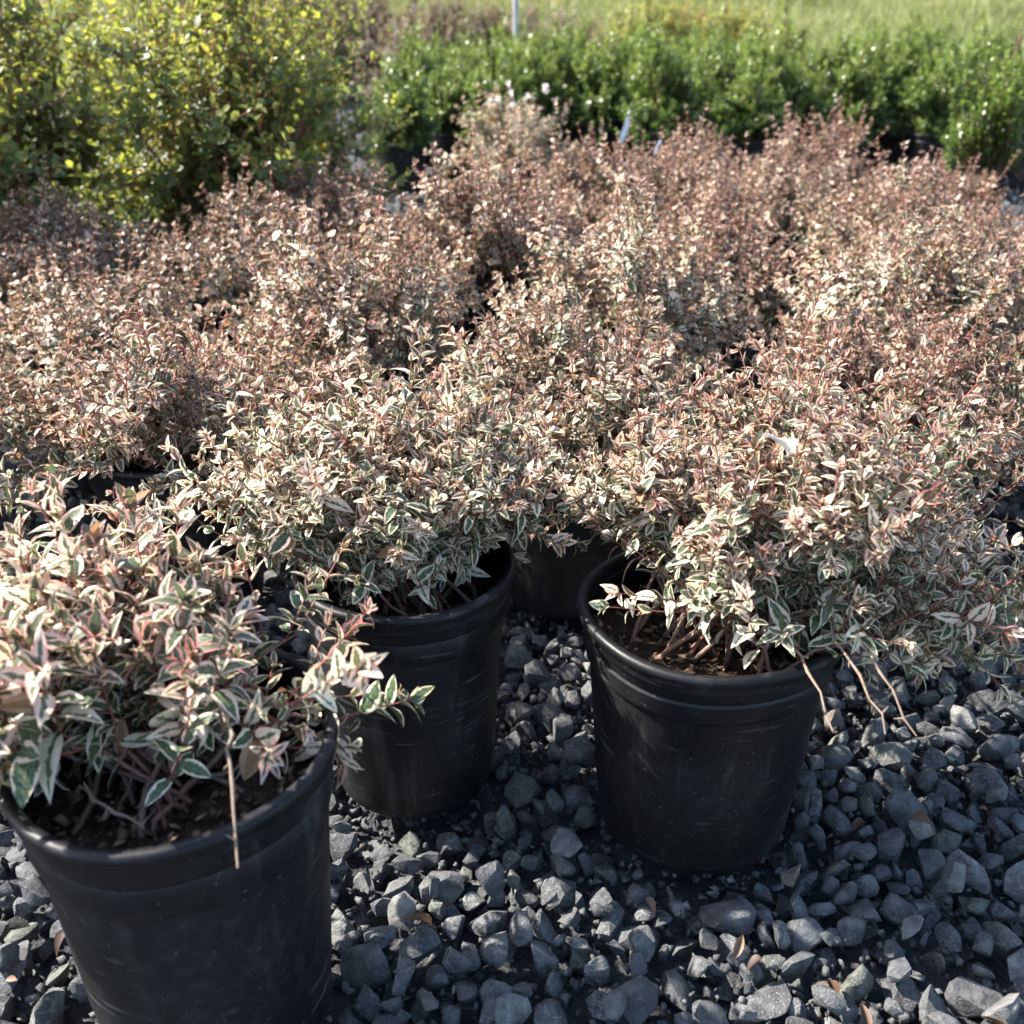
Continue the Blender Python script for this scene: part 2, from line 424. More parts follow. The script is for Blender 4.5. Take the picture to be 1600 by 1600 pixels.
ABEL = [(.46, .25, .22), (.40, .45, .30), (.50, .15, .12), (.43, .35, .45, .45, .10), (.48, .3, .6, .40, -.10)]
K_NEAR = LeafKit('leaf', 4, ABEL, var_palette(1), M_VAR, 7)
K_MID = LeafKit('leaf', 3, ABEL, var_palette(1), M_VAR, 5)
WIDE = [(a[0]*1.3, *a[1:]) for a in ABEL]       # the coarser leaves of the rows behind are cut wider to keep their area
K_ROW = LeafKit('leaf', 2, WIDE, var_palette(1, .14), M_VAR, 4)
K_FAR = LeafKit('leaf', 2, WIDE, var_palette(1, .18), M_VAR)
OVAL = [(.60, .25, .3, .52, .06), (.56, .2, .12, .56), (.62, .3, .2, .55), (.5, .15, .05, .6), (.58, .4, .25, .55)]
K_HEDGE = LeafKit('leaf', 3, OVAL, tone_palette(2), M_HEDGE, 5)
K_BOX = LeafKit('leaf', 2, OVAL, tone_palette(3, .1), M_BOX)
K_YEL = LeafKit('leaf', 2, ABEL, tone_palette(4), M_YEL)
K_TAN = LeafKit('leaf', 2, ABEL, tone_palette(5), M_TAN)
K_RED = LeafKit('leaf', 2, ABEL, tone_palette(6), M_RED)

def pick_singles(L, world, n, cell):
    """leaves that stand foremost as seen from the viewing side, largest first"""
    p = L['pos'] + np.array(world) + nrm(L['axis'])*L['size'][:, None]*.5
    v = p - np.array([0, 0, CAM_H]); dist = np.linalg.norm(v, axis=1)
    az = np.arctan2(v[:, 0], v[:, 1]); el = np.arctan2(v[:, 2], np.hypot(v[:, 0], v[:, 1]))
    key = np.round(az/cell).astype(int)*100003 + np.round(el/cell).astype(int)
    o = np.lexsort((dist, key)); first = np.ones(len(o), bool); first[1:] = key[o][1:] != key[o][:-1]
    cand = o[first]
    R = frames(L, cand); face = np.abs((R[:, :, 2]*nrm(v[cand])).sum(-1))
    inview = (np.abs(az[cand]) < .47) & (el[cand] < .02)
    area = np.where(inview, (L['size'][cand]/dist[cand])**2*L['wid'][cand]*(face+.15), 0)
    return cand[np.argsort(-area)[:n]]

def foliage(root, L, kit, n_single=0, cell=.006):
    if n_single:
        sidx = pick_singles(L, root.location, n_single, cell)
        R = frames(L, sidx)
        for q, i in enumerate(sidx):
            M = Matrix(R[q].tolist()).to_4x4(); s_ = float(L['size'][i]); wv = float(L['wid'][i])
            M = M @ Matrix.Diagonal((s_*wv, s_, s_, 1)); M.translation = L['pos'][i].tolist()
            o = bpy.data.objects.new('leaf', kit.single(int(L['shape'][i]), int(L['pal'][i]))); COL.objects.link(o)
            o.parent = root; o.matrix_basis = M
        m = np.ones(len(L['pos']), bool); m[sidx] = False; L = take(L, m)
    f = obj('foliage', kit.joined('foliage', L), root); f['kind'] = 'stuff'
    return f

# ------------------------------------------------------------------ pots
def lathe(name, prof, mat, seg=72, wob=0., seed=0, sharp=35):
    r = np.random.default_rng(seed); ph = r.uniform(0, 6.28, 4); am = r.normal(0, wob, 4)
    th = np.arange(seg)*2*math.pi/seg
    w_ = 1 + sum(am[k]*np.cos((k+2)*th+ph[k]) for k in range(4))
    zmax = max(p[1] for p in prof)
    V = np.concatenate([np.stack([p[0]*(1+(w_-1)*(.3+.7*p[1]/zmax))*np.cos(th), p[0]*(1+(w_-1)*(.3+.7*p[1]/zmax))*np.sin(th), np.full(seg, p[1])], -1) for p in prof])
    idx = np.arange(len(prof)*seg).reshape(-1, seg)
    a = idx[:-1]; b = np.roll(a, -1, 1); d = idx[1:]; c = np.roll(d, -1, 1)
    F = np.stack([a, b, c, d], -1).reshape(-1, 4)
    me = mesh_arr(name, V, F, mat); me.set_sharp_from_angle(angle=math.radians(sharp)); return me

def pot_meshes(Rr, h, seed, taper=.79, wob=.006, seg=72):
    rb = Rr*taper; r_ = lambda z: rb + (Rr*.955-rb)*z/h
    body = [(.001, .012), (rb*.80, .012), (rb*.84, 0.), (rb*.95, 0.), (rb*.985, .004), (rb, .014)]
    for f in (.2, .4, .6, .74): body.append((r_(h*f), h*f))
    body += [(r_(h*.77), h*.77), (r_(h*.785)+.0035, h*.785), (r_(h*.80)+.0045, h*.80), (r_(h*.86)+.0045, h*.86), (r_(h*.87)+.0025, h*.87), (r_(h*.88)+.0045, h*.885), (Rr*.985, h-.020)]
    body += [(Rr*.985-.004, h-.018), (r_(h*.86)-.003, h*.86), (r_(h*.70)-.003, h*.70)]
    lip = [(Rr*.985-.005, h-.022), (Rr*.985+.003, h-.020), (Rr*.985+.003, h-.013), (Rr+.003, h-.010), (Rr+.0045, h-.006), (Rr+.003, h-.001), (Rr-.001, h), (Rr-.006, h-.001), (Rr-.008, h-.005), (Rr-.009, h-.022)]
    return lathe('pot', body, M_POT, seg, wob, seed), lathe('rim', lip, M_POT, seg, wob, seed, 60)

def hull_mesh(r, n, scl, bevel=.0, rough=0.):
    bm = bmesh.new()
    P = nrm(r.normal(size=(n, 3)))*r.uniform(.82, 1.0, (n, 1))*np.array(scl)
    for p in P: bm.verts.new(p)
    bmesh.ops.convex_hull(bm, input=bm.verts)
    for v in [v for v in bm.verts if not v.link_faces]: bm.verts.remove(v)
    bmesh.ops.dissolve_limit(bm, angle_limit=math.radians(16), verts=bm.verts, edges=bm.edges)
    if bevel and rough:
        bmesh.ops.triangulate(bm, faces=bm.faces); bmesh.ops.subdivide_edges(bm, edges=list(bm.edges), cuts=1, use_grid_fill=True)
        bmesh.ops.smooth_vert(bm, verts=bm.verts, factor=.35, use_axis_x=True, use_axis_y=True, use_axis_z=True)
        for v in bm.verts: v.co *= 1.08 + r.normal(0, rough)
    elif bevel: bmesh.ops.bevel(bm, geom=list(bm.edges), offset=bevel, segments=2, affect='EDGES', profile=.6, clamp_overlap=True)
    bmesh.ops.triangulate(bm, faces=bm.faces)
    bmesh.ops.recalc_face_normals(bm, faces=bm.faces)
    bm.verts.index_update()
    V = np.array([v.co[:] for v in bm.verts]); F = np.array([[v.index for v in f.verts] for f in bm.faces]); bm.free()
    return V, F

def rand_rot(r, n, flat=1.):
    q = r.normal(size=(n, 4)); q[:, 1:3] *= flat; q = nrm(q)
    w_, x, y, z = q.T
    return np.stack([1-2*(y*y+z*z), 2*(x*y-z*w_), 2*(x*z+y*w_), 2*(x*y+z*w_), 1-2*(x*x+z*z), 2*(y*z-x*w_), 2*(x*z-y*w_), 2*(y*z+x*w_), 1-2*(x*x+y*y)], -1).reshape(n, 3, 3)

def scatter(name, tmpl, pos, rot, scl, shp, col, mat, sharp=None):
    Vs, Fs, Cs = [], [], []; o = 0
    for k, (V, F) in enumerate(tmpl):
        ix = np.nonzero(shp == k)[0]
        if not len(ix): continue
        P = np.einsum('nij,nvj->nvi', rot[ix], V[None]*scl[ix][:, None, None]) + pos[ix][:, None]
        n, nv = P.shape[:2]
        Vs.append(P.reshape(-1, 3)); Fs.append((F[None]+(np.arange(n)*nv)[:, None, None]).reshape(-1, 3)+o); Cs.append(np.repeat(col[ix], nv, 0)); o += n*nv
    me = mesh_arr(name, np.concatenate(Vs), np.concatenate(Fs), mat, None, np.concatenate(Cs))
    if sharp: me.set_sharp_from_angle(angle=math.radians(sharp))
    return me

rs = np.random.default_rng(3)
CHIP = [hull_mesh(rs, 9, (1, .55, .25)) for _ in range(6)]

def soil_meshes(Rs, z, seed, chips):
    r = np.random.default_rng(seed)
    nr, na = 14, 48; rr = np.linspace(0, 1, nr)[1:]*Rs; th = np.arange(na)*2*math.pi/na
    X = rr[:, None]*np.cos(th); Y = rr[:, None]*np.sin(th)
    zz = z + r.normal(0, .0035, X.shape) + .010*np.cos(X*25+1)*np.cos(Y*22+seed)
    V = np.concatenate([[[0, 0, z]], np.stack([X, Y, zz], -1).reshape(-1, 3)])
    idx = 1+np.arange((nr-1)*na).reshape(nr-1, na)
    a = idx[:-1]; b = np.roll(a, -1, 1); d = idx[1:]; c = np.roll(d, -1, 1)
    q = np.stack([a, b, c, d], -1).reshape(-1, 4)
    F = np.concatenate([q[:, [0, 1, 2]], q[:, [0, 2, 3]], np.stack([np.zeros(na, int), idx[0], np.roll(idx[0], -1)], -1)])
    soil = mesh_arr('soil', V, F, M_SOIL)
    if not chips: return soil, None
    rad = Rs*np.sqrt(r.random(chips))*.97; an = r.uniform(0, 6.28, chips)
    pos = np.stack([rad*np.cos(an), rad*np.sin(an), z + .010*np.cos(rad*np.cos(an)*25+1)*np.cos(rad*np.sin(an)*22+seed) + r.uniform(-.001, .006, chips)], -1)
    col = np.stack([r.random(chips), r.random(chips), r.random(chips), np.ones(chips)], -1)
    ch = scatter('bark_mulch', CHIP, pos, rand_rot(r, chips, .35), r.uniform(.003, .011, chips), r.integers(0, 6, chips), col, M_BARK)
    return soil, ch

def add_pot(root, Rr, h, seed, soil_drop=.045, chips=0, wob=.006, seg=72):
    b, l = pot_meshes(Rr, h, seed, wob=wob, seg=seg)
    p = obj('pot', b, root); obj('rim', l, p)
    s_, c_ = soil_meshes(Rr*.945, h-soil_drop, seed, chips)
    so = obj('soil', s_, root)
    if c_: o = obj('bark_mulch', c_, so); o['kind'] = 'stuff'
    return p

def empty(name, loc, rz=0):
    o = bpy.data.objects.new(name, None); COL.objects.link(o); o.location = loc; o.rotation_euler = (0, 0, rz); o.empty_display_size = .1
    return o

# ------------------------------------------------------------------ setting: ground, lawn, hill
def sheet(name, x0, x1, y0, y1, z, mat, nx=1, ny=1, fz=None):
    X, Y = np.meshgrid(np.linspace(x0, x1, nx+1), np.linspace(y0, y1, ny+1))
    Z = np.full(X.shape, z) if fz is None else fz(X, Y)
    V = np.stack([X, Y, Z], -1).reshape(-1, 3); idx = np.arange(len(V)).reshape(ny+1, nx+1)
    F = np.stack([idx[:-1, :-1], idx[:-1, 1:], idx[1:, 1:], idx[1:, :-1]], -1).reshape(-1, 4)
    return obj(name, mesh_arr(name, V, F, mat))
ground = tag(sheet('ground', -400, 400, -400, 600, -.055, mat_ground('gravel_dust', (.035, .036, .040), (.085, .085, .09), 30, 90)), kind='structure')
M_LAWN = mat_ground('lawn_grass', (.11, .14, .04), (.19, .21, .07), .9, 7)
def lawn_z(X, Y): return -.045 + np.clip((Y-13)/40, 0, 1)**1.3*1.9 + np.clip((Y-50)/80, 0, 1)**1.2*9 + .04*np.sin(X*.7+Y*.3)*np.clip((Y-13)/5, 0, 1)
lawn = tag(sheet('lawn', -160, 160, 12.5, 160, 0, M_LAWN, 64, 90, lawn_z), kind='structure')

# ------------------------------------------------------------------ gravel
POTS = {'R': (.215, .948, .140, .29), 'M': (-.122, 1.022, .122, .30), 'L': (-0.281, 0.679, .134, .33)}
MORE = []      # (x, y, rim radius, pot height) of the bed behind
for y, xs in ((1.49, (-1.00, -.53, .075, .60, 1.02)), (1.90, (-1.26, -.80, -.29, .22, .72, 1.22)), (2.30, (-1.05, -.55, -.06, .45, .95, 1.42)),
              (2.68, (-.44, -.0, .46, .98, 1.46)), (3.02, (.28, .76, 1.16)), (3.36, (.52, .98))):
    for x in xs: MORE.append((x + random.uniform(-.05, .05), y + random.uniform(-.05, .05), .135, .28))

def gravel():
    r = np.random.default_rng(11)
    tm = [hull_mesh(r, int(r.integers(10, 16)), (1, r.uniform(.66, .95), r.uniform(.55, .88)), .05, .028) for _ in range(28)]
    allp = list(POTS.values()) + MORE
    def layer(x0, x1, y0, y1, zc, rmin, rmax, k, n, press):
        cellsz = rmax*1.6; grid = {}; out = []
        for _ in range(n):
            x, y = r.uniform(x0, x1), r.uniform(y0, y1); s_ = rmin+(rmax-rmin)*r.random()**1.6
            if any((x-a)**2+(y-b)**2 < (rr*.79 + s_*press)**2 for a, b, rr, _h in allp): continue
            ci, cj = int(x//cellsz), int(y//cellsz); ok = True
            for di in (-1, 0, 1):
                for dj in (-1, 0, 1):
                    for (a, b, t) in grid.get((ci+di, cj+dj), ()):
                        if (x-a)**2+(y-b)**2 < ((s_+t)*k)**2: ok = False; break
                    if not ok: break
                if not ok: break
            if ok: grid.setdefault((ci, cj), []).append((x, y, s_)); out.append((x, y, zc, s_))
        return out
    lo = layer(-1.0, 1.35, .40, 2.3, -.048, .017, .036, .58, 9000, 0.)
    hi = layer(-1.0, 1.35, .40, 2.3, -.021, .016, .040, .58, 26000, .75)
    top = layer(-1.0, 1.35, .40, 2.3, .000, .018, .030, 1.3, 1200, 1.05)
    A = np.array(hi+top); n = len(A)
    pos = A[:, :3].copy(); pos[:, 2] += r.normal(0, .004, n); scl = A[:, 3]
    rot = rand_rot(r, n, .55); shp = r.integers(0, len(tm), n); col = np.stack([r.random(n)]*4, -1)
    # the 300 stones that show largest are objects of their own
    z0 = np.array([0, 0, CAM_H]); v = pos-z0; dist = np.linalg.norm(v, axis=1)
    p_ = math.radians(26.4); f = v[:, 1]*math.cos(p_)-v[:, 2]*math.sin(p_); u = v[:, 0]/f; h_ = (v[:, 1]*math.sin(p_)+v[:, 2]*math.cos(p_))/f
    vis = (np.abs(u) < .5) & (np.abs(h_) < .5) & (pos[:, 2] > -.030) & ~((u < -.19) & (h_ < -.30) & (u > -.44))
    for a, b, rr, hh in list(POTS.values()):   # not behind a pot
        c = np.array([a, b, hh*.5])-z0
        side = np.abs(v[:, 0]*c[1]-v[:, 1]*c[0])/np.hypot(c[0], c[1])
        vis &= ~((v[:, 1] > b) & (side < rr*1.05) & (v[:, 1] < b+.35))
    sc = np.where(vis, scl/dist + .010*(pos[:, 2] > -.012), 0); ix = np.argsort(-sc)[:300]; m = np.ones(n, bool); m[ix] = False
    ms = []
    for V, F in tm:
        me = mesh_arr('stone', V, F, M_STONE, None, np.zeros((len(V), 4))); me.set_sharp_from_angle(angle=math.radians(30)); ms.append(me)
    for i in ix:
        o = bpy.data.objects.new('stone', ms[shp[i]]); COL.objects.link(o); o.parent = ground
        M = Matrix(rot[i].tolist()).to_4x4() @ Matrix.Diagonal((*[float(scl[i])]*3, 1)); M.translation = pos[i].tolist(); o.matrix_basis = M
    # all the rest, with the cheaper stones below and far between the pots, is one mass
    tl = [hull_mesh(r, 9, (1, .8, .6)) for _ in range(8)]
    ex = np.array(lo + layer(-3.2, 3.6, 2.3, 6.2, -.03, .02, .034, .75, 9000, .5)); ne = len(ex)
    g = obj('gravel', scatter('gravel', tm+tl, np.concatenate([pos[m], ex[:, :3]]), np.concatenate([rot[m], rand_rot(r, ne, .5)]), np.concatenate([scl[m], ex[:, 3]]),
            np.concatenate([shp[m], len(tm)+r.integers(0, 8, ne)]), np.concatenate([col[m], np.stack([r.random(ne)]*4, -1)]), M_STONE, 30), ground); g['kind'] = 'stuff'
    tg = [hull_mesh(r, 8, (1, .8, .7)) for _ in range(8)]
    ng = 11000; pg = np.stack([r.uniform(-.85, 1.2, ng), r.uniform(.42, 1.7, ng), r.uniform(-.045, -.018, ng)], -1)
    g3 = obj('grit', scatter('grit', tg, pg, rand_rot(r, ng), r.uniform(.004, .011, ng), r.integers(0, 8, ng), np.stack([r.random(ng)]*4, -1), M_STONE), ground); g3['kind'] = 'stuff'
gravel()

# fallen leaves lying on the stones
def fallen():
    r = np.random.default_rng(5); N = NT('dry_leaf'); g = N.n('ShaderNodeNewGeometry'); oi = N.n('ShaderNodeObjectInfo')
    n1 = N.noise(g.outputs['Position'], 120, 3)
    c = N.mix(oi.outputs['Random'], (.06, .030, .018), (.22, .13, .07)); c = N.mix(n1, N.mix(.4, c, (.03, .015, .01)), c)
    m = leaf_finish(N, c, .6, .2, (1, .7, .4))
    ms = []
    for wr, fo, cu in ((.5, .9, .5), (.42, 1.3, -.4), (.6, .6, .8)):
        V, F, U = leaf_template(6, wr, fo, cu); ms.append(mesh_arr('fallen_leaf', V, F, m, U))
    spots = [(-.46, .76), (-.5, .70), (-.47, .82)] + [(r.uniform(-.12, .55), r.uniform(.62, 1.0)) for _ in range(60)]
    k = 0
    for x, y in spots:
        if any((x-a)**2+(y-b)**2 < (rr*.85+.02)**2 for a, b, rr, _ in POTS.values()): continue
        o = obj('fallen_leaf', ms[k % 3]); o.location = (x, y, .004+r.uniform(-.008, .006)); o.rotation_euler = (r.normal(0, .35), r.normal(0, .35), r.uniform(0, 6.28))
        s_ = r.uniform(.018, .032); o.scale = (s_, s_, s_); k += 1
        tag(o, 'small curled dry brown leaf lying on the grey gravel stones', 'leaf', 'fallen leaves among the gravel stones')
        if k >= 13: break
fallen()

# ------------------------------------------------------------------ the three potted shrubs in front
def twig_mesh(pts, r0, r1, seed):
    r = np.random.default_rng(seed); P = np.array(pts, float)
    t = np.linspace(0, 1, 13); k = np.linspace(0, 1, len(P)); Q = np.stack([np.interp(t, k, P[:, i]) for i in range(3)], -1)
    Q[1:-1] += r.normal(0, .0022, (11, 3))
    R = np.linspace(r0, r1, 13)*(1+.4*(np.arange(13) % 3 == 0)); R[-1] *= .5
    col = np.array([[.1, .85, 0, 1.]])
    parts = [tubes(Q[None], R[None], col, 6)]
    for i in (5, 8, 11):                                            # stubs of broken side shoots
        e = Q[i]+nrm(r.normal(size=3))*.009
        parts.append(tubes(np.stack([Q[i], (Q[i]+e)/2, e])[None], np.array([[r1, r1*.8, r1*.4]]), col, 5))
    return tube_mesh('bare_twig', parts, M_STEM)

def flower_mesh(seed=0):
    prof = [(.0010, -.008), (.0016, .003), (.0034, .011), (.0050, .016)]; seg = 15
    th = np.arange(seg)*2*math.pi/seg; rows = [np.stack([a*np.cos(th), a*np.sin(th), np.full(seg, z)], -1) for a, z in prof]
    pet = .0052 + .0034*np.abs(np.cos(th*2.5))**.8
    rows.append(np.stack([pet*np.cos(th), pet*np.sin(th), .0175+.002*np.abs(np.cos(th*2.5))], -1))
    V = np.concatenate(rows); idx = np.arange(len(V)).reshape(-1, seg); a = idx[:-1]; b = np.roll(a, -1, 1); d = idx[1:]; c = np.roll(d, -1, 1)
    return mesh_arr('flower', V, np.stack([a, b, c, d], -1).reshape(-1, 4), M_FLOWER)
FLOWER = flower_mesh()
def add_flower(root, p, rot, s_=1.15):
    o = obj('flower', FLOWER, root); o.location = p; o.rotation_euler = rot; o.scale = (s_, s_, s_); return o

def front_shrub(key, label, shrub, seed, chips, twigs=(), n_single=300, flowers=()):
    x, y, Rr, h = POTS[key]
    root = empty('potted_shrub', (x, y, 0)); tag(root, label, 'shrub', 'variegated shrubs in black nursery pots')
    add_pot(root, Rr, h, seed, .05, chips, wob=.007, seg=96)
    Ls, sp = [], []
    for kw in shrub:
        L, s_ = make_shrub(base_z=h-.03, **kw); Ls.append(L); sp += s_
    obj('stems', tube_mesh('stems', sp, M_STEM), root)
    foliage(root, cat(Ls), K_NEAR, n_single, .012)
    for i, pts in enumerate(twigs): obj('bare_twig', twig_mesh(pts, .0019, .0010, seed+i), root)
    for p, rt in flowers: add_flower(root, p, rt)
    return root

front_shrub('R', 'spreading pink and cream shrub with three bare twigs hanging over its black pot rim',
    [dict(seed=21, Rx=.245, Ry=.20, H=.225, off=(.10, .07), nb=58, nt=13, leaf=.0262, low=-.10, front_cut=(-.62, -.78, .58), pinkbase=.17, rosette=7, nodes=7, twig=(.04, .10)),
     dict(seed=22, Rx=.24, Ry=.15, H=.10, off=(.17, .02), nb=14, nt=9, leaf=.029, low=-.4, poly=1.2, pinkbase=-.08, upright=.25, front_cut=(-.9, -.4, .4))],
    21, 420, twigs=[[(.02, -.02, .26), (.045, -.09, .315), (.058, -.14, .318), (.072, -.215, .287)], [(.03, .0, .26), (.09, -.08, .325), (.108, -.14, .312), (.124, -.205, .276)], [(.04, .0, .26), (.11, -.08, .325), (.13, -.13, .31), (.155, -.20, .270)]],
    flowers=[((.03, -.055, .505), (2.1, .5, 1.9))])
front_shrub('M', 'variegated shrub in the black pot between the two other foremost pots',
    [dict(seed=31, Rx=.20, Ry=.17, H=.165, off=(-.02, .06), nb=48, nt=13, leaf=.026, nodes=7, rosette=6, low=.0, front_cut=(.3, -.95, .50), pinkbase=.0, twig=(.045, .10)),
     dict(seed=32, Rx=.10, Ry=.08, H=.06, off=(-.01, .0), nb=10, nt=7, leaf=.027, low=.25, pinkbase=-.2, upright=.35, twig=(.03, .07))],
    31, 260)
front_shrub('L', 'large leaved variegated shrub in a scuffed black pot, one bare twig over its rim',
    [dict(seed=41, Rx=.20, Ry=.14, H=.085, off=(-.10, .10), nb=21, nt=9, leaf=.038, low=.05, front_cut=(.35, -.93, .75), pinkbase=.02, twig=(.04, .10), rosette=5, nodes=6),
     dict(seed=42, Rx=.12, Ry=.10, H=.10, off=(-.14, -.0), nb=8, nt=6, leaf=.042, low=.1, pinkbase=-.05, upright=.3),
     dict(seed=45, Rx=.19, Ry=.12, H=.09, off=(.01, .04), nb=6, nt=6, leaf=.034, low=.15, pinkbase=.1, upright=.3, front_cut=(.0, -1, .6))],
    41, 420, twigs=[[(.03, .01, .28), (.052, -.017, .365), (.068, -.075, .36), (.088, -.145, .325)], [(-.09, -.02, .28), (-.06, -.05, .312), (-.03, -.075, .315), (.0, -.085, .305)],
                    [(.01, .0, .28), (.05, -.02, .305), (.09, .01, .33), (.125, .05, .35)]])

# ------------------------------------------------------------------ the bed of variegated shrubs behind them
BED_POT = pot_meshes(.135, .28, 77, seg=48); BED_SOIL = soil_meshes(.127, .235, 77, 0)[0]
def bed_variant(seed):
    r = np.random.default_rng(seed); k = r.uniform(.90, 1.10)
    return dict(seed=seed, base_z=.25, Rx=.225*k, Ry=.225*k, H=(.20 + r.uniform(-.06, .05)), nb=45, nt=14, leaf=.0226*r.uniform(.88, 1.15), nodes=7, rosette=6, low=-.28,
                pinkbase=.37+r.uniform(-.18, .16), twig=(.04, .10), shell=(.55, 1.12))
LAB = 'pink and cream variegated shrub crowded among its like in the potted bed'
GRP = 'variegated shrubs crowded in the bed behind the front pots'
far_cache = []
def bed_label(x, y):
    if y < 1.65:
        if x < -.3: return 'pink tipped variegated shrub directly behind the large leaved front shrub'
        if x > .8: return 'pink tipped variegated shrub beside the gravel right of the front shrub with three twigs'
        if x < .3: return 'variegated shrub whose shaded black pot fills the gap behind the front pots'
        return 'pink tipped variegated shrub directly behind the front shrub with three bare twigs'
    if y < 2.1: return 'pink and cream variegated shrub in the second row behind the three front pots'
    if y < 2.5: return 'pink and cream variegated shrub in the third row behind the three front pots'
    if y < 2.85: return 'pink and cream variegated shrub in the fourth row behind the three front pots'
    return 'pinkish variegated shrub at the back of the bed, next to the green block'
for i, (x, y, rr, h) in enumerate(MORE):
    root = empty('potted_shrub', (x, y, 0)); tag(root, bed_label(x, y), 'shrub', GRP)
    p = obj('pot', BED_POT[0], root); obj('rim', BED_POT[1], p); obj('soil', BED_SOIL, root)
    if y < 2.1:
        kw = bed_variant(100+i)
        if abs(x) < .4 and y > 1.7: kw['H'] = .25
        L, sp = make_shrub(**kw)
        obj('stems', tube_mesh('stems', sp, M_STEM), root)
        foliage(root, L, K_MID if y < 1.7 else K_ROW, 300 if y < 1.7 else 260, .009)
    else:
        if len(far_cache) < 5:
            kw = bed_variant(100+i); kw.update(pinkbase=(.50, .68, .60, .42, .64)[len(far_cache)], nb=46, nt=13, leaf=.0225)
            L, sp = make_shrub(**kw); far_cache.append((tube_mesh('stems', sp, M_STEM), K_FAR.joined('foliage', L)))
        a, b = far_cache[i % len(far_cache)]
        rz = random.uniform(0, 6.28)
        obj('stems', a, root); o = obj('foliage', b, root); o['kind'] = 'stuff'
        root.rotation_euler = (0, 0, rz); root.scale = (1, 1, random.uniform(.95, 1.10) + (.10 if .1 < x < 1.08 and y > 2.86 else .08 if x < .1 and y < 2.5 else -.1 if x > 1.2 else 0))
# taller, thin, dried one standing apart behind the bed
tall = empty('potted_shrub', (.0, 4.25, 0)); tag(tall, 'tall thin half dried shrub with white flowers between the bed and the green shrubs', 'shrub')
p = obj('pot', BED_POT[0], tall); obj('rim', BED_POT[1], p); obj('soil', BED_SOIL, tall)
L, sp = make_shrub(seed=301, base_z=.25, Rx=.27, Ry=.25, H=.32, nb=36, nt=10, leaf=.03, low=-.3, pinkbase=.15, drywid=.22, twig=(.05, .1), shell=(.5, 1.08))
obj('stems', tube_mesh('stems', sp, M_STEM), tall); foliage(tall, L, K_FAR)
for k in range(9): add_flower(tall, (random.uniform(-.1, .16), random.uniform(-.15, .0), .53+random.uniform(-.03, .05)), (random.uniform(.4, 1.6), 0, random.uniform(-1, 1)), 1.6)

# ------------------------------------------------------------------ large leafy shrubs on the left
HL = 'leafy yellow green shrub of the tall row left of the variegated bed'
for i, (x, y, Rx, Hh, sd_) in enumerate(((-1.50, 2.55, .50, 1.05, 401), (-.80, 2.98, .44, .92, 402), (-1.60, 3.4, .5, .95, 403), (-.80, 3.7, .46, .88, 404), (-1.45, 4.3, .5, .80, 405), (-2.15, 3.0, .5, 1.1, 406))):
    root = empty('hedge_shrub', (x, y, 0)); tag(root, HL, 'shrub', 'tall yellow green shrubs on the left')
    p = obj('pot', BED_POT[0], root); obj('rim', BED_POT[1], p); obj('soil', BED_SOIL, root)
    if i > 2:
        root.rotation_euler = (0, 0, 1.9*i); root.scale = (Rx/.5, Rx/.5, Hh/.95)
        obj('stems', HSH[0], root); o = obj('foliage', HSH[1], root); o['kind'] = 'stuff'; continue
    L, sp = make_shrub(seed=sd_, base_z=.25, Rx=Rx, Ry=Rx*.9, H=Hh, nb=68, nt=16, leaf=.034 if i < 2 else .031, low=-.30, twig=(.07, .16), tmin=.22, upright=.7, wid=(.85, 1.2), pinkbase=.22, alpha=(70, 40), shell=(.45, 1.05), stem_r=.0045, rosette=3, nodes=6, tip_small=.7, drywid=.035, poly=.7)
    st_ = obj('stems', tube_mesh('stems', sp, M_STEM), root)
    fo_ = foliage(root, L, K_HEDGE, 200 if i < 2 else 0, .008); HSH = (st_.data, fo_.data)

# ------------------------------------------------------------------ block of green potted shrubs
def box_proto(seed, Rr, Hh, h=.27):
    L, sp = make_shrub(seed=seed, base_z=h-.04, Rx=Rr, Ry=Rr, H=Hh, nb=52, nt=15, leaf=.025, low=-.02, twig=(.03, .075), tmin=.25, upright=.65, wid=(.9, 1.25), pinkbase=.28, alpha=(62, 40), shell=(.6, 1.08), nodes=6, rosette=4, tip_small=.8, drywid=0, poly=.9)
    return tube_mesh('stems', sp, M_STEM), K_BOX.joined('foliage', L)
BOXP = [box_proto(500+k, .18+.01*k, .42+.03*(k % 3)) for k in range(3)]
GL = 'glossy dark green shrub deep in the dense block, its pot hidden'
k = 0
for j in range(8):
    y = 5.55 + j*.44
    for i in range(11):
        x = -.53 + i*.43 + (.2 if j % 2 else 0) + random.uniform(-.05, .05)
        if j == 0 and i in (2, 7): continue
        if x > y*.56 or (x > 1.35 and j == 0): continue
        root = empty('potted_shrub', (x, y + random.uniform(-.06, .06) - .10*max(0, i-4), 0), random.uniform(0, 6.28)); tag(root, GL if j else 'glossy green shrub in the front row of the block, its black pot showing', 'shrub', 'green shrubs in the dense block of pots')
        z = random.uniform(.86, 1.12); root.scale = (1, 1, z)
        p = obj('pot', BED_POT[0], root); obj('rim', BED_POT[1], p); obj('soil', BED_SOIL, root)
        a, b = BOXP[(k*7+j) % 3]; obj('stems', a, root); o = obj('foliage', b, root); o['kind'] = 'stuff'; k += 1
cone = empty('potted_shrub', (1.88, 4.28, 0)); tag(cone, 'cone shaped green shrub in a small black pot standing apart from the block', 'shrub')
add_pot(cone, .105, .24, 88, .03, 0, seg=48)
L, sp = make_shrub(seed=520, base_z=.21, Rx=.17, Ry=.17, H=.50, nb=46, nt=13, leaf=.024, low=0, twig=(.05, .10), tmin=.2, upright=1.3, wid=(.9, 1.25), pinkbase=.28, alpha=(60, 35), shell=(.5, 1.05), nodes=8, rosette=4, tip_small=.8, drywid=0, poly=.8)
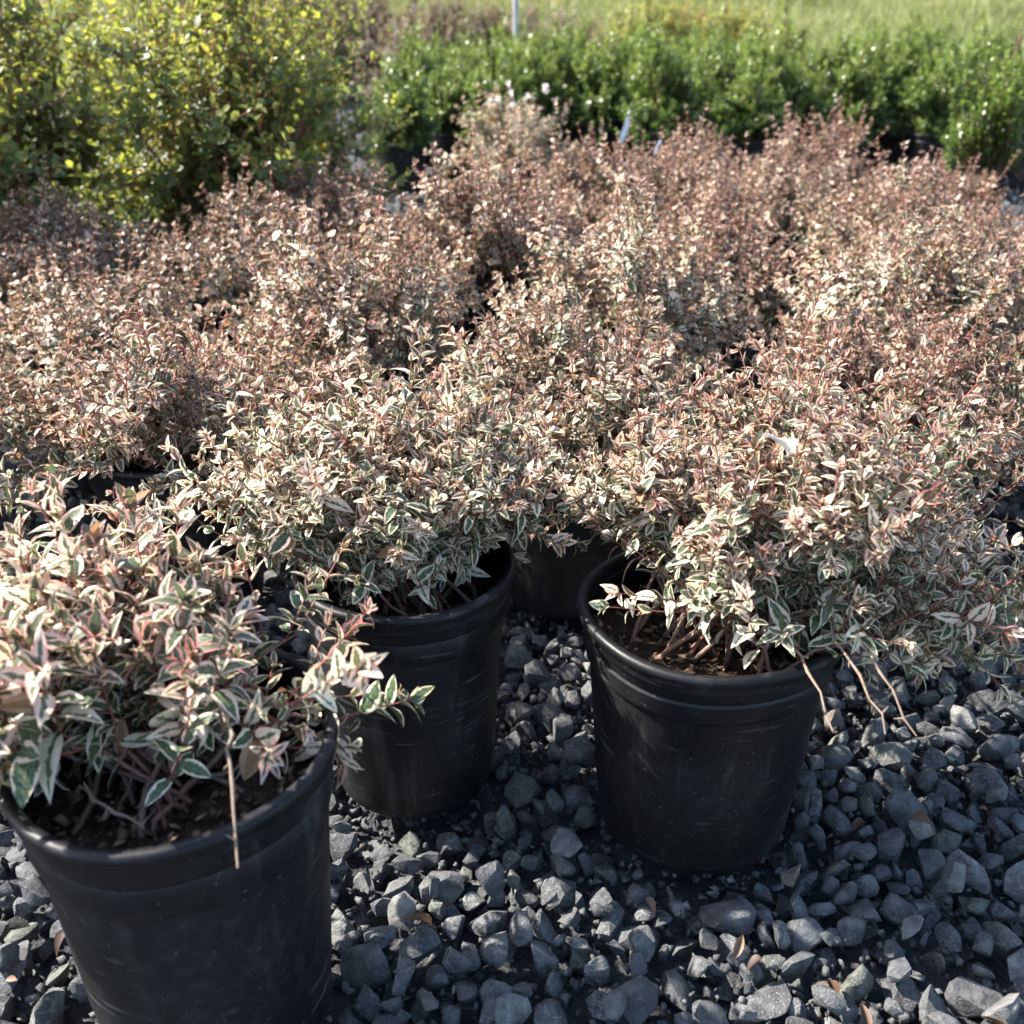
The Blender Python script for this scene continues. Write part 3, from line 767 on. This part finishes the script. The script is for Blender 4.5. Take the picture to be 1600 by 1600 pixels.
obj('stems', tube_mesh('stems', sp, M_STEM), cone); foliage(cone, L, K_BOX)
e = empty('empty_pot', (2.22, 4.2, 0)); tag(e, 'black nursery pot at the right of the cone shaped green shrub', 'pot'); add_pot(e, .125, .24, 89, .04, 0, seg=48)

# ------------------------------------------------------------------ far planting, post, tags
FARP = {}
def far_shrub(name, label, cat_, x, y, Rx, Hh, kit, seed, leaf, group=None, n=(60, 14), **kw):
    root = empty(name, (x, y, -.05)); tag(root, label, cat_, group)
    a = dict(seed=seed, base_z=.05, Rx=Rx, Ry=Rx*.8, H=Hh, nb=n[0], nt=n[1], leaf=leaf, low=-.05, twig=(.08, .2), tmin=.2, upright=.8, stem_r=.006, rosette=4, nodes=6, drywid=0); a.update(kw)
    if group in FARP:
        m1, m2, R0, H0 = FARP[group]; root.scale = (Rx/R0, Rx/R0, Hh/H0); root.rotation_euler = (0, 0, seed*1.7)
        obj('stems', m1, root); o = obj('foliage', m2, root); o['kind'] = 'stuff'; return
    L, sp = make_shrub(**a)
    st_ = obj('stems', tube_mesh('stems', sp, M_STEM), root); fo_ = foliage(root, L, kit)
    if group: FARP[group] = (st_.data, fo_.data, Rx, Hh)
for i, (x, y, R_, h_) in enumerate(((-1.5, 12.2, 1.0, 1.05), (-.75, 10.6, .8, .93), (.02, 10.9, .7, .88), (.62, 11.4, .6, .82), (-2.8, 11.5, 1.1, 1.2))):
    far_shrub('dry_bush', 'tan dry looking bush beyond the green shrubs', 'bush', x, y, R_, h_, K_TAN, 600+i, .08, 'tan bushes beyond the block', n=(80, 18))
for i, (x, y, R_, h_) in enumerate(((1.15, 9.7, .6, .86), (1.85, 9.9, .6, .80))):
    far_shrub('golden_shrub', 'low golden yellow shrub mound behind the block of green shrubs', 'shrub', x, y, R_, h_, K_YEL, 620+i, .06, 'golden shrubs beyond the block', n=(80, 18))
far_shrub('red_shrub', 'small red leaved shrub at the edge of the lawn', 'shrub', 2.6, 17., .5, .75, K_RED, 630, .06, n=(40, 10))
far_shrub('upright_shrub', 'slender yellow green shrub rising out of the green block', 'shrub', 1.82, 7.4, .14, .93, K_HEDGE, 640, .035, n=(26, 12), twig=(.05, .1))
far_shrub('conical_shrub', 'dark green rounded conical shrub at the back of the green block', 'shrub', 3.25, 7.2, .24, .80, K_BOX, 650, .028, n=(50, 14), twig=(.05, .1))
bm = bmesh.new(); bmesh.ops.create_cone(bm, cap_ends=True, segments=12, radius1=.022, radius2=.022, depth=2.2)
post = obj('metal_post', bm_mesh('metal_post', bm, M_METAL, True, 40), None, (.03, 9.2, 1.04)); tag(post, 'thin grey metal post standing behind the green shrubs', 'post')
def plant_tag(loc, rot, label, s_):
    bm = bmesh.new(); pr = [(-.5, 0), (-.5, 4), (-.2, 4.5), (.2, 4.5), (.5, 4), (.5, 0), (0, -1.2)]
    f = bm.faces.new([bm.verts.new((a*s_, 0, b*s_)) for a, b in pr]); g = bmesh.ops.extrude_face_region(bm, geom=[f])
    bmesh.ops.translate(bm, verts=[v for v in g['geom'] if isinstance(v, bmesh.types.BMVert)], vec=(0, .0008, 0))
    bmesh.ops.recalc_face_normals(bm, faces=bm.faces)
    o = obj('plant_tag', bm_mesh('plant_tag', bm, M_TAG), None, loc); o.rotation_euler = rot; tag(o, label, 'plant tag')
plant_tag((.52, 5.12, .30), (-.2, .35, 0), 'white plastic tag leaning in a pot of the green block', .024)
plant_tag((.40, 3.0, .50), (-.3, .5, .2), 'small white tag poking out of the variegated bed', .008)

# rough grass standing on the far lawn: too many blades to count
def meadow():
    r = np.random.default_rng(9); n = 60000
    x = r.uniform(-14, 22, n); y = 13 + 27*r.random(n)**1.3; z = lawn_z(x, y)-.02
    hh = r.uniform(.08, .30, n)*(1+.8*(np.sin(x*.9)*np.cos(y*.55) > .35)); a = r.uniform(0, 3.14, n); w_ = r.uniform(.006, .016, n)*(y/13)
    lean = r.normal(0, .35, (n, 2))*hh[:, None]
    b = np.stack([x, y, z], -1); d = np.stack([np.cos(a)*w_, np.sin(a)*w_, np.zeros(n)], -1); t = b + np.stack([lean[:, 0], lean[:, 1], hh], -1)
    V = np.stack([b-d, b+d, t], 1).reshape(-1, 3); F = np.arange(3*n).reshape(-1, 3)
    c = np.clip(.45+.25*np.sin(x*.5+1)*np.sin(y*.4)+r.normal(0, .22, n), 0, 1)
    me = mesh_arr('meadow_grass', V, F, mat_leaf('meadow_blade', (.11, .13, .045), (.19, .21, .075), (.31, .29, .14), .6, .4, (1, 1, .7)), np.zeros((3*n, 2)), np.repeat(np.stack([c, c, c, np.zeros(n)], -1), 3, 0))
    tag(obj('meadow_grass', me), 'rough yellow green grass growing on the far lawn', 'grass', kind='stuff')
meadow()
